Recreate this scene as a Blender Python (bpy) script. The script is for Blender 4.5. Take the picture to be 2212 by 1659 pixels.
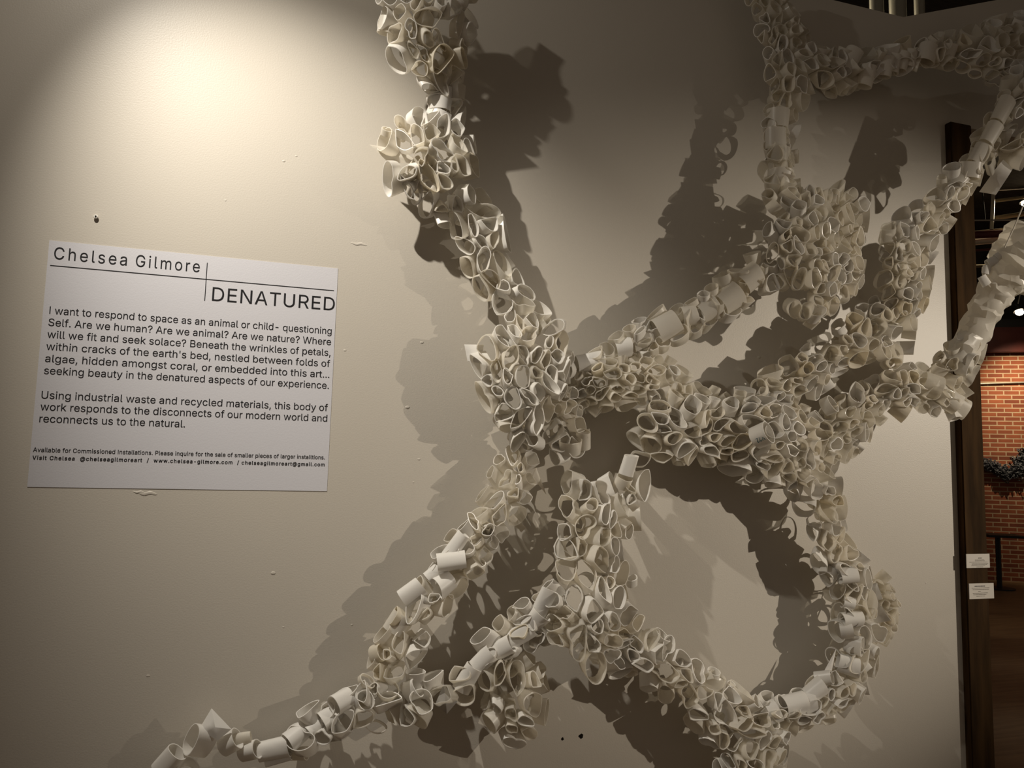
import bpy, bmesh, math, random
import numpy as np
from mathutils import Vector, Matrix
from mathutils.geometry import delaunay_2d_cdt

random.seed(11)
rng = random.Random(5)
for o in list(bpy.data.objects): bpy.data.objects.remove(o)
SC = bpy.context.scene
COL = SC.collection

# ------------------------------------------------------------------ camera
F, PCX, PCY = 1673.0, 1106.0, 829.5
def _n(v): v = np.array(v, float); return v/np.linalg.norm(v)
_vx = np.array([6500-PCX, 1143-PCY, F]); AZ = _n([1520-PCX, -15200-PCY, F])
AX = _n(_vx - AZ*(_vx @ AZ)); AY = np.cross(AZ, AX)
DIST, EYE = 2.278, 1.62
cam_d = bpy.data.cameras.new('camera'); cam = bpy.data.objects.new('camera', cam_d); COL.objects.link(cam)
cam_d.sensor_width = 36; cam_d.lens = 36*F/2212; cam_d.clip_start = .05; cam_d.clip_end = 100
cx_, cy_, cz_ = [Vector((AX[i], AY[i], AZ[i])) for i in range(3)]
M = Matrix.Identity(4)
for i in range(3):
    M[i][0] = cx_[i]; M[i][1] = -cy_[i]; M[i][2] = -cz_[i]
M[0][3], M[1][3], M[2][3] = 0, -DIST, EYE
cam.matrix_world = M
SC.camera = cam

def ray(px, py):
    d = np.array([(px-PCX)/F, (py-PCY)/F, 1.0]); return np.array([d@AX, d@AY, d@AZ])
def on_wall(px, py, h=0.0):
    """point of the plane standing h in front of the white wall"""
    r = ray(px, py); t = (DIST-h)/r[1]; return np.array([r[0]*t, -h, EYE+r[2]*t])
def at_depth(px, py, y):
    r = ray(px, py); t = (DIST+y)/r[1]; return np.array([r[0]*t, y, EYE+r[2]*t])
def depth_of(p): return float((np.array(p)-[0, -DIST, EYE]) @ np.array([AX[2], AY[2], AZ[2]]))
def project(p):
    q = np.array(p)-[0, -DIST, EYE]
    c = q[0]*np.array([AX[0], AX[1], AX[2]])+q[1]*np.array([AY[0], AY[1], AY[2]])+q[2]*np.array([AZ[0], AZ[1], AZ[2]])
    return PCX+F*c[0]/c[2], PCY+F*c[1]/c[2]

# ------------------------------------------------------------------ light
SC.view_settings.view_transform = 'Standard'
SC.view_settings.look = 'None'
SC.view_settings.exposure = 0.0
SC.view_settings.gamma = 1.0
SC.view_settings.use_curve_mapping = False
w = bpy.data.worlds.new('gallery_air'); SC.world = w; w.use_nodes = True
w.node_tree.nodes['Background'].inputs[0].default_value = (1.0, .80, .62, 1)
w.node_tree.nodes['Background'].inputs[1].default_value = 0.12

def spot(name, loc, target, energy, color, angle, blend, size):
    l = bpy.data.lights.new(name, 'SPOT'); o = bpy.data.objects.new(name, l); COL.objects.link(o)
    l.energy = energy; l.color = color; l.spot_size = math.radians(angle); l.spot_blend = blend; l.shadow_soft_size = size
    o.location = loc
    o.rotation_euler = (Vector(target)-Vector(loc)).to_track_quat('-Z', 'Y').to_euler()
    return o
spot('track_spot_left', (-0.62, -0.90, 3.46), (0.19, 0, 1.93), 190, (1, .93, .82), 62, 1.0, .015)
spot('track_spot_left_spill', (-0.62, -0.90, 3.46), (0.5, 0, 2.2), 21, (1, .92, .80), 150, 1.0, .015)
spot('track_spot_right', (6.6, -4.3, 2.95), (1.90, 0, 1.68), 1080, (1, .89, .74), 24.5, 1.0, .03)

# ------------------------------------------------------------------ helpers
def mat(name, base, rough=.5, spec=.5, metal=0.0, bump=None, noise=None, emis=None):
    m = bpy.data.materials.new(name); m.use_nodes = True
    nt = m.node_tree; b = nt.nodes['Principled BSDF']
    b.inputs['Base Color'].default_value = (*base, 1); b.inputs['Roughness'].default_value = rough
    b.inputs['Metallic'].default_value = metal; b.inputs['Specular IOR Level'].default_value = spec
    tc = nt.nodes.new('ShaderNodeTexCoord')
    if noise:
        sc, amt, stretch = noise
        mp = nt.nodes.new('ShaderNodeMapping'); mp.inputs['Scale'].default_value = stretch
        nz = nt.nodes.new('ShaderNodeTexNoise'); nz.inputs['Scale'].default_value = sc; nz.inputs['Detail'].default_value = 6
        rp = nt.nodes.new('ShaderNodeValToRGB')
        rp.color_ramp.elements[0].position = .3; rp.color_ramp.elements[1].position = .75
        rp.color_ramp.elements[0].color = (*[c*(1-amt) for c in base], 1); rp.color_ramp.elements[1].color = (*[min(1, c*(1+amt)) for c in base], 1)
        nt.links.new(tc.outputs['Object'], mp.inputs[0]); nt.links.new(mp.outputs[0], nz.inputs['Vector'])
        nt.links.new(nz.outputs[0], rp.inputs[0]); nt.links.new(rp.outputs[0], b.inputs['Base Color'])
    if bump:
        sc, st, dist = bump
        nz = nt.nodes.new('ShaderNodeTexNoise'); nz.inputs['Scale'].default_value = sc; nz.inputs['Detail'].default_value = 4
        bp = nt.nodes.new('ShaderNodeBump'); bp.inputs['Strength'].default_value = st; bp.inputs['Distance'].default_value = dist
        nt.links.new(tc.outputs['Object'], nz.inputs['Vector']); nt.links.new(nz.outputs[0], bp.inputs['Height']); nt.links.new(bp.outputs[0], b.inputs['Normal'])
    if emis:
        b.inputs['Emission Color'].default_value = (*emis[0], 1); b.inputs['Emission Strength'].default_value = emis[1]
    return m

def plastic(name, base, trans, clear, rough=.32):
    """milky thin plastic: diffuse and gloss, light passing through, and some clear film"""
    m = bpy.data.materials.new(name); m.use_nodes = True; nt = m.node_tree
    b = nt.nodes['Principled BSDF']; out = nt.nodes['Material Output']
    b.inputs['Base Color'].default_value = (*base, 1); b.inputs['Roughness'].default_value = rough
    t = nt.nodes.new('ShaderNodeBsdfTranslucent'); t.inputs[0].default_value = (base[0], base[1]*.97, base[2]*.92, 1)
    mx = nt.nodes.new('ShaderNodeMixShader'); mx.inputs[0].default_value = trans
    nt.links.new(b.outputs[0], mx.inputs[1]); nt.links.new(t.outputs[0], mx.inputs[2])
    last = mx
    if clear:
        tr = nt.nodes.new('ShaderNodeBsdfTransparent'); tr.inputs[0].default_value = (.95, .94, .9, 1)
        m2 = nt.nodes.new('ShaderNodeMixShader'); m2.inputs[0].default_value = clear
        nt.links.new(mx.outputs[0], m2.inputs[1]); nt.links.new(tr.outputs[0], m2.inputs[2]); last = m2
    nt.links.new(last.outputs[0], out.inputs[0])
    return m

def link(name, me, material=None, parent=None):
    o = bpy.data.objects.new(name, me); COL.objects.link(o)
    if material is not None:
        for mm in (material if isinstance(material, list) else [material]): me.materials.append(mm)
    if parent is not None: o.parent = parent
    return o
def obj(name, bm, material, parent=None, smooth=None):
    me = bpy.data.meshes.new(name); bm.normal_update(); bm.to_mesh(me); bm.free()
    if smooth is not None:
        for p in me.polygons: p.use_smooth = True
        me.set_sharp_from_angle(angle=math.radians(smooth))
    return link(name, me, material, parent)
def tag(o, label, cat, group=None):
    o['label'] = label; o['category'] = cat
    if group: o['group'] = group
    return o
def struct(o): o['kind'] = 'structure'; return o
def empty(name, loc=(0, 0, 0)):
    o = bpy.data.objects.new(name, None); COL.objects.link(o); o.location = loc; o.empty_display_size = .05; return o
def add_box(bm, c, s, rot=None, bevel=0.0):
    r = bmesh.ops.create_cube(bm, size=1.0); vs = r['verts']
    for v in vs: v.co = Vector((v.co.x*s[0], v.co.y*s[1], v.co.z*s[2]))
    if bevel:
        es = list({e for v in vs for e in v.link_edges})
        rr = bmesh.ops.bevel(bm, geom=es, offset=bevel, segments=2, affect='EDGES'); vs = list({v for f in rr['faces'] for v in f.verts} | set(v for v in vs if v.is_valid))
    for v in vs:
        if rot is not None: v.co = rot @ v.co
        v.co += Vector(c)
def add_tube(bm, pts, r, n=12):
    pts = [Vector(p) for p in pts]; rings = []
    for i, p in enumerate(pts):
        d = (pts[min(i+1, len(pts)-1)]-pts[max(i-1, 0)]).normalized()
        a = d.cross(Vector((0, 0, 1))) if abs(d.z) < .95 else d.cross(Vector((1, 0, 0)))
        a.normalize(); b = d.cross(a)
        rr = r[i] if isinstance(r, (list, tuple)) else r
        rings.append([bm.verts.new(p+a*rr*math.cos(t*2*math.pi/n)+b*rr*math.sin(t*2*math.pi/n)) for t in range(n)])
    for q, s in zip(rings, rings[1:]):
        for t in range(n): bm.faces.new((q[t], q[(t+1) % n], s[(t+1) % n], s[t]))
    bm.faces.new(rings[0][::-1]); bm.faces.new(rings[-1])

# ------------------------------------------------------------------ materials
M_WALL = mat('white_wall_paint', (.54, .50, .435), .42, .35, bump=(230, .12, .003), noise=(1.2, .03, (1, 1, 1)))
M_PANEL = mat('panel_vinyl', (.61, .605, .64), .45, .35, bump=(230, .08, .003))
M_INK = mat('black_vinyl', (.012, .012, .014), .4, .4)
M_INKGREY = mat('card_ink', (.16, .14, .12), .7, .2)
M_BLUEINK = mat('blue_green_ink', (.02, .10, .12), .5, .3)
M_CARD = mat('card_paper', (.62, .58, .52), .7, .2)
M_POST = mat('dark_stained_timber', (.045, .024, .009), .85, .08, noise=(9, .5, (3, 3, .35)), bump=(30, .3, .004))
M_DARKMETAL = mat('blackened_metal', (.015, .014, .014), .5, .4)
M_GALV = mat('galvanised_metal', (.55, .52, .44), .35, .5, metal=.65)
M_PIPE = mat('pale_pipe_paint', (.55, .50, .38), .4, .5)
M_PIPE2 = mat('dull_tan_pipe_paint', (.20, .16, .09), .6, .3)
M_BEAM = mat('maroon_beam_paint', (.10, .022, .016), .5, .3, noise=(5, .25, (1, 1, 1)))
M_CEIL = mat('dark_roof_boards', (.030, .024, .018), .9, .2, noise=(6, .4, (1, 8, 1)))
M_FLOOR = mat('brown_wood_floor', (.24, .145, .07), .45, .3, noise=(5, .35, (.4, 5, 1)))
M_CORD = mat('pale_cord', (.55, .50, .42), .6, .3)
M_SCREW = mat('white_screw_plastic', (.75, .72, .66), .4, .4)
M_HOLE = mat('dark_hole', (.01, .008, .006), .9, .1)
M_LAMP = mat('lit_lamp_lens', (1, .9, .7), .4, .4, emis=((1, .82, .55), 30))
M_TANGLE = mat('dark_grey_rubber', (.09, .095, .105), .5, .5, noise=(40, .6, (1, 1, 1)))
M_WHITE = plastic('opaque_white_plastic', (.93, .915, .88), .32, 0)
M_MILKY = plastic('milky_plastic', (.92, .90, .85), .50, .10)
M_FILM = plastic('clear_film_plastic', (.92, .90, .86), .46, .52, .22)
M_YELLOW = plastic('yellowed_plastic', (.90, .86, .76), .42, .05)
M_GREY = mat('grey_crumpled_plastic', (.40, .38, .35), .45, .4)
PL = [M_WHITE, M_MILKY, M_FILM, M_YELLOW]

def brick_mat():
    m = bpy.data.materials.new('red_brick'); m.use_nodes = True; nt = m.node_tree; b = nt.nodes['Principled BSDF']
    tc = nt.nodes.new('ShaderNodeTexCoord'); mp = nt.nodes.new('ShaderNodeMapping')
    mp.inputs['Rotation'].default_value = (math.radians(90), 0, 0)
    br = nt.nodes.new('ShaderNodeTexBrick'); br.inputs['Scale'].default_value = 1
    br.inputs['Brick Width'].default_value = .225; br.inputs['Row Height'].default_value = .070; br.inputs['Mortar Size'].default_value = .009
    br.inputs['Color1'].default_value = (.38, .105, .04, 1); br.inputs['Color2'].default_value = (.23, .055, .024, 1); br.inputs['Mortar'].default_value = (.60, .43, .27, 1)
    br.inputs['Bias'].default_value = -.1
    nz = nt.nodes.new('ShaderNodeTexNoise'); nz.inputs['Scale'].default_value = 5
    mx = nt.nodes.new('ShaderNodeMixRGB'); mx.blend_type = 'MULTIPLY'; mx.inputs[0].default_value = .5
    nt.links.new(tc.outputs['Object'], mp.inputs[0]); nt.links.new(mp.outputs[0], br.inputs['Vector'])
    nt.links.new(tc.outputs['Object'], nz.inputs['Vector'])
    nt.links.new(br.outputs[0], mx.inputs[1]); nt.links.new(nz.outputs[0], mx.inputs[2]); nt.links.new(mx.outputs[0], b.inputs['Base Color'])
    bp = nt.nodes.new('ShaderNodeBump'); bp.invert = True; bp.inputs['Distance'].default_value = .01; bp.inputs['Strength'].default_value = .6
    nt.links.new(br.outputs['Fac'], bp.inputs['Height']); nt.links.new(bp.outputs[0], b.inputs['Normal'])
    b.inputs['Roughness'].default_value = .85
    return m
M_BRICK = brick_mat()

# ------------------------------------------------------------------ the setting
WALL_T = .12
OPEN_X, OPEN_Z = 2.476, 2.993
outline = [(-3.2, 0), (OPEN_X, 0), (OPEN_X, OPEN_Z), (5.6, OPEN_Z), (5.6, 4.3), (4.4, 4.15), (2.747, 3.567), (2.267, 3.394), (-3.2, 3.394)]
bm = bmesh.new()
fr = [bm.verts.new((x, 0, z)) for x, z in outline]; bk = [bm.verts.new((x, WALL_T, z)) for x, z in outline]
bm.faces.new(fr); bm.faces.new(bk[::-1])
for i in range(len(fr)):
    j = (i+1) % len(fr); bm.faces.new((fr[j], fr[i], bk[i], bk[j]))
bmesh.ops.recalc_face_normals(bm, faces=bm.faces)
wall = struct(obj('wall_front', bm, M_WALL))
# specks and drips of old paint standing proud of the wall
bm = bmesh.new()
for px, py, r in [(590, 1238, .0058), (613, 348, .004), (880, 880, .006), (487, 433, .003), (745, 757, .004), (600, 1045, .004), (905, 992, .004), (893, 1042, .003),
                  (911, 740, .005), (1640, 772, .006), (1652, 792, .004), (690, 765, .004), (680, 597, .004), (665, 705, .003), (1060, 560, .003), (320, 1460, .004), (612, 1355, .003),
                  (760, 1350, .003), (2000, 1260, .003), (640, 337, .003)]:
    p = on_wall(px, py)
    g = bmesh.ops.create_icosphere(bm, subdivisions=2, radius=r)
    for v in g['verts']: v.co = Vector((v.co.x*1.2+p[0], v.co.y*.2, v.co.z*.8+p[2]))
for px, py, wd, ht in [(775, 527, .05, .008), (318, 1066, .05, .010), (300, 1063, .03, .006)]:
    p = on_wall(px, py)
    g = bmesh.ops.create_icosphere(bm, subdivisions=3, radius=1)
    for v in g['verts']: v.co = Vector((v.co.x*wd/2+p[0], v.co.y*.0012, v.co.z*ht/2+p[2]+.2*ht*math.sin(v.co.x*5)))
obj('paint_specks', bm, M_WALL, wall, 60)
for c in wall.children: c['kind'] = 'stuff'

bm = bmesh.new(); add_box(bm, (5, 3.5, -.05), (18, 17, .1)); struct(obj('floor', bm, M_FLOOR))
bm = bmesh.new(); add_box(bm, (5, 3.5, 5.65), (18, 17, .1)); ceiling = struct(obj('ceiling', bm, M_CEIL))

# far brick wall, turned a little towards us on its right
hz = lambda px: 829.5+F*math.tan(math.radians(5.96))+(px-PCX)*.0258
dv = ray(-5670, hz(-5670)); dv[2] = 0; dv = -dv/np.linalg.norm(dv)           # runs to the right
B0 = np.array([0, -DIST, EYE]) + ray(2130, 1031)*12.4
BANG = math.atan2(dv[1], dv[0])
RB = Matrix.Rotation(BANG, 3, 'Z')
def on_brick(px, py, off=0.0):
    nrm = np.array([dv[1], -dv[0], 0.0]); r = ray(px, py); o = np.array([0, -DIST, EYE])
    t = ((B0-o)@nrm + off)/(r@nrm); return o+r*t
zt = on_brick(2140, 764)[2]
bm = bmesh.new(); add_box(bm, (0, .15, zt/2), (7, .3, zt)); bw = struct(obj('wall_far', bm, M_BRICK)); bw.location = (B0[0]+dv[0]*1.2, B0[1]+dv[1]*1.2, 0); bw.rotation_euler = (0, 0, BANG)

def on_line(name, m, p_px, q_px, r, ext, material, label, cat, off=.25, group=None):
    a = Vector(on_brick(*p_px, off)); b = Vector(on_brick(*q_px, off)); d = (b-a)
    bm = bmesh.new(); add_tube(bm, [a-d*ext[0], b+d*ext[1]], r); o = obj(name, bm, material, None, 40)
    return tag(o, label, cat, group)
# maroon steel beam over the brick wall
zb0, zb1 = zt, on_brick(2160, 710)[2]
bm = bmesh.new(); add_box(bm, (0, .02, 0), (7, .34, zb1-zb0-.004), bevel=.01)
be = obj('roof_beam', bm, M_BEAM); be.location = (B0[0]+dv[0]*1.2, B0[1]+dv[1]*1.2, (zb0+zb1)/2+.002); be.rotation_euler = (0, 0, BANG)
tag(be, 'maroon painted beam lying along the top of the far brick wall', 'beam')
bm = bmesh.new(); add_box(bm, (0, .08, 0), (7, .3, .14), bevel=.01)
be = obj('steel_channel', bm, M_DARKMETAL); be.location = (B0[0]+dv[0]*1.2, B0[1]+dv[1]*1.2, zb1+.07); be.rotation_euler = (0, 0, BANG)
tag(be, 'black steel channel lying on top of the maroon beam', 'beam')
# dark upper wall of the far room
bm = bmesh.new(); add_box(bm, (0, .5, 0), (9, .2, 5.6-zb1-.14)); uw = struct(obj('wall_upper', bm, M_CEIL)); uw.location = (B0[0]+dv[0]*1.2, B0[1]+dv[1]*1.2, (5.6+zb1+.14)/2); uw.rotation_euler = (0, 0, BANG)
on_line('conduit', 0, (2119, 829), (2212, 826), .013, (1, 3), M_GALV, 'thin metal conduit running across the far brick wall', 'pipe', .03)
P = 'roof pipes of the far room'
on_line('pipe', 0, (2104, 523), (2195, 515), .042, (.6, 2), M_PIPE, 'brightest of the pale pipes, thick, beside the dark post top', 'pipe', 3.0, P)
on_line('pipe', 0, (2105, 508), (2195, 503), .05, (.6, 2), M_BEAM, 'dull maroon pipe just above the brightest pale pipe', 'pipe', 3.15, P)
on_line('pipe', 0, (2122, 499), (2212, 490), .012, (.6, 2), M_PIPE2, 'thin pale pipe above the maroon pipe', 'pipe', 3.0, P)
on_line('pipe', 0, (2105, 476), (2212, 475), .010, (.6, 2), M_GALV, 'thinnest grey pipe halfway up the upright strut', 'pipe', 3.4, P)
on_line('pipe', 0, (2150, 471), (2212, 462), .030, (0, 2), M_PIPE2, 'dull tan pipe meeting the upright strut from the right, lower of two', 'pipe', 3.0, P)
on_line('pipe', 0, (2150, 434), (2212, 426), .022, (0, 2), M_PIPE2, 'tan pipe meeting the upright strut from the right, upper of two', 'pipe', 3.0, P)
on_line('pipe', 0, (2152, 411), (2212, 407), .008, (.4, 2), M_GALV, 'hair thin pipe highest in the doorway, above the two tan pipes', 'pipe', 3.0, P)
on_line('pipe', 0, (2104, 541), (2200, 535), .015, (.6, 2), M_BEAM, 'faint brown pipe below the brightest pale pipe', 'pipe', 3.0, P)
on_line('pipe', 0, (2104, 575), (2200, 571), .020, (.6, 2), M_PIPE2, 'lowest tan pipe, half hidden behind the hanging end of the sculpture', 'pipe', 2.8, P)
on_line('upright_strut', 0, (2146, 412), (2142, 496), .022, (0, 0), M_PIPE, 'short tan upright strut among the roof pipes', 'strut', 3.2)
on_line('hanger_rod', 0, (2124, 434), (2128, 476), .008, (.4, 0), M_CEIL, 'thin dark rod hanging left of the tan strut', 'rod', 3.2)

# timber post at the end of the wall
y0 = -.028
def post_x(px, py): return on_wall(px, py, -y0)[0]
xl, xr = post_x(2087, 1230), post_x(2135, 1230)
print('POST', xl, xr)
PW = xr-xl
bm = bmesh.new(); add_box(bm, ((xl+xr)/2, y0+.075, OPEN_Z/2-.001), (PW, .15, OPEN_Z-.004), bevel=.004)
tag(obj('timber_post', bm, M_POST, None, 40), 'tall dark brown timber post at the open end of the white wall', 'post')

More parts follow.
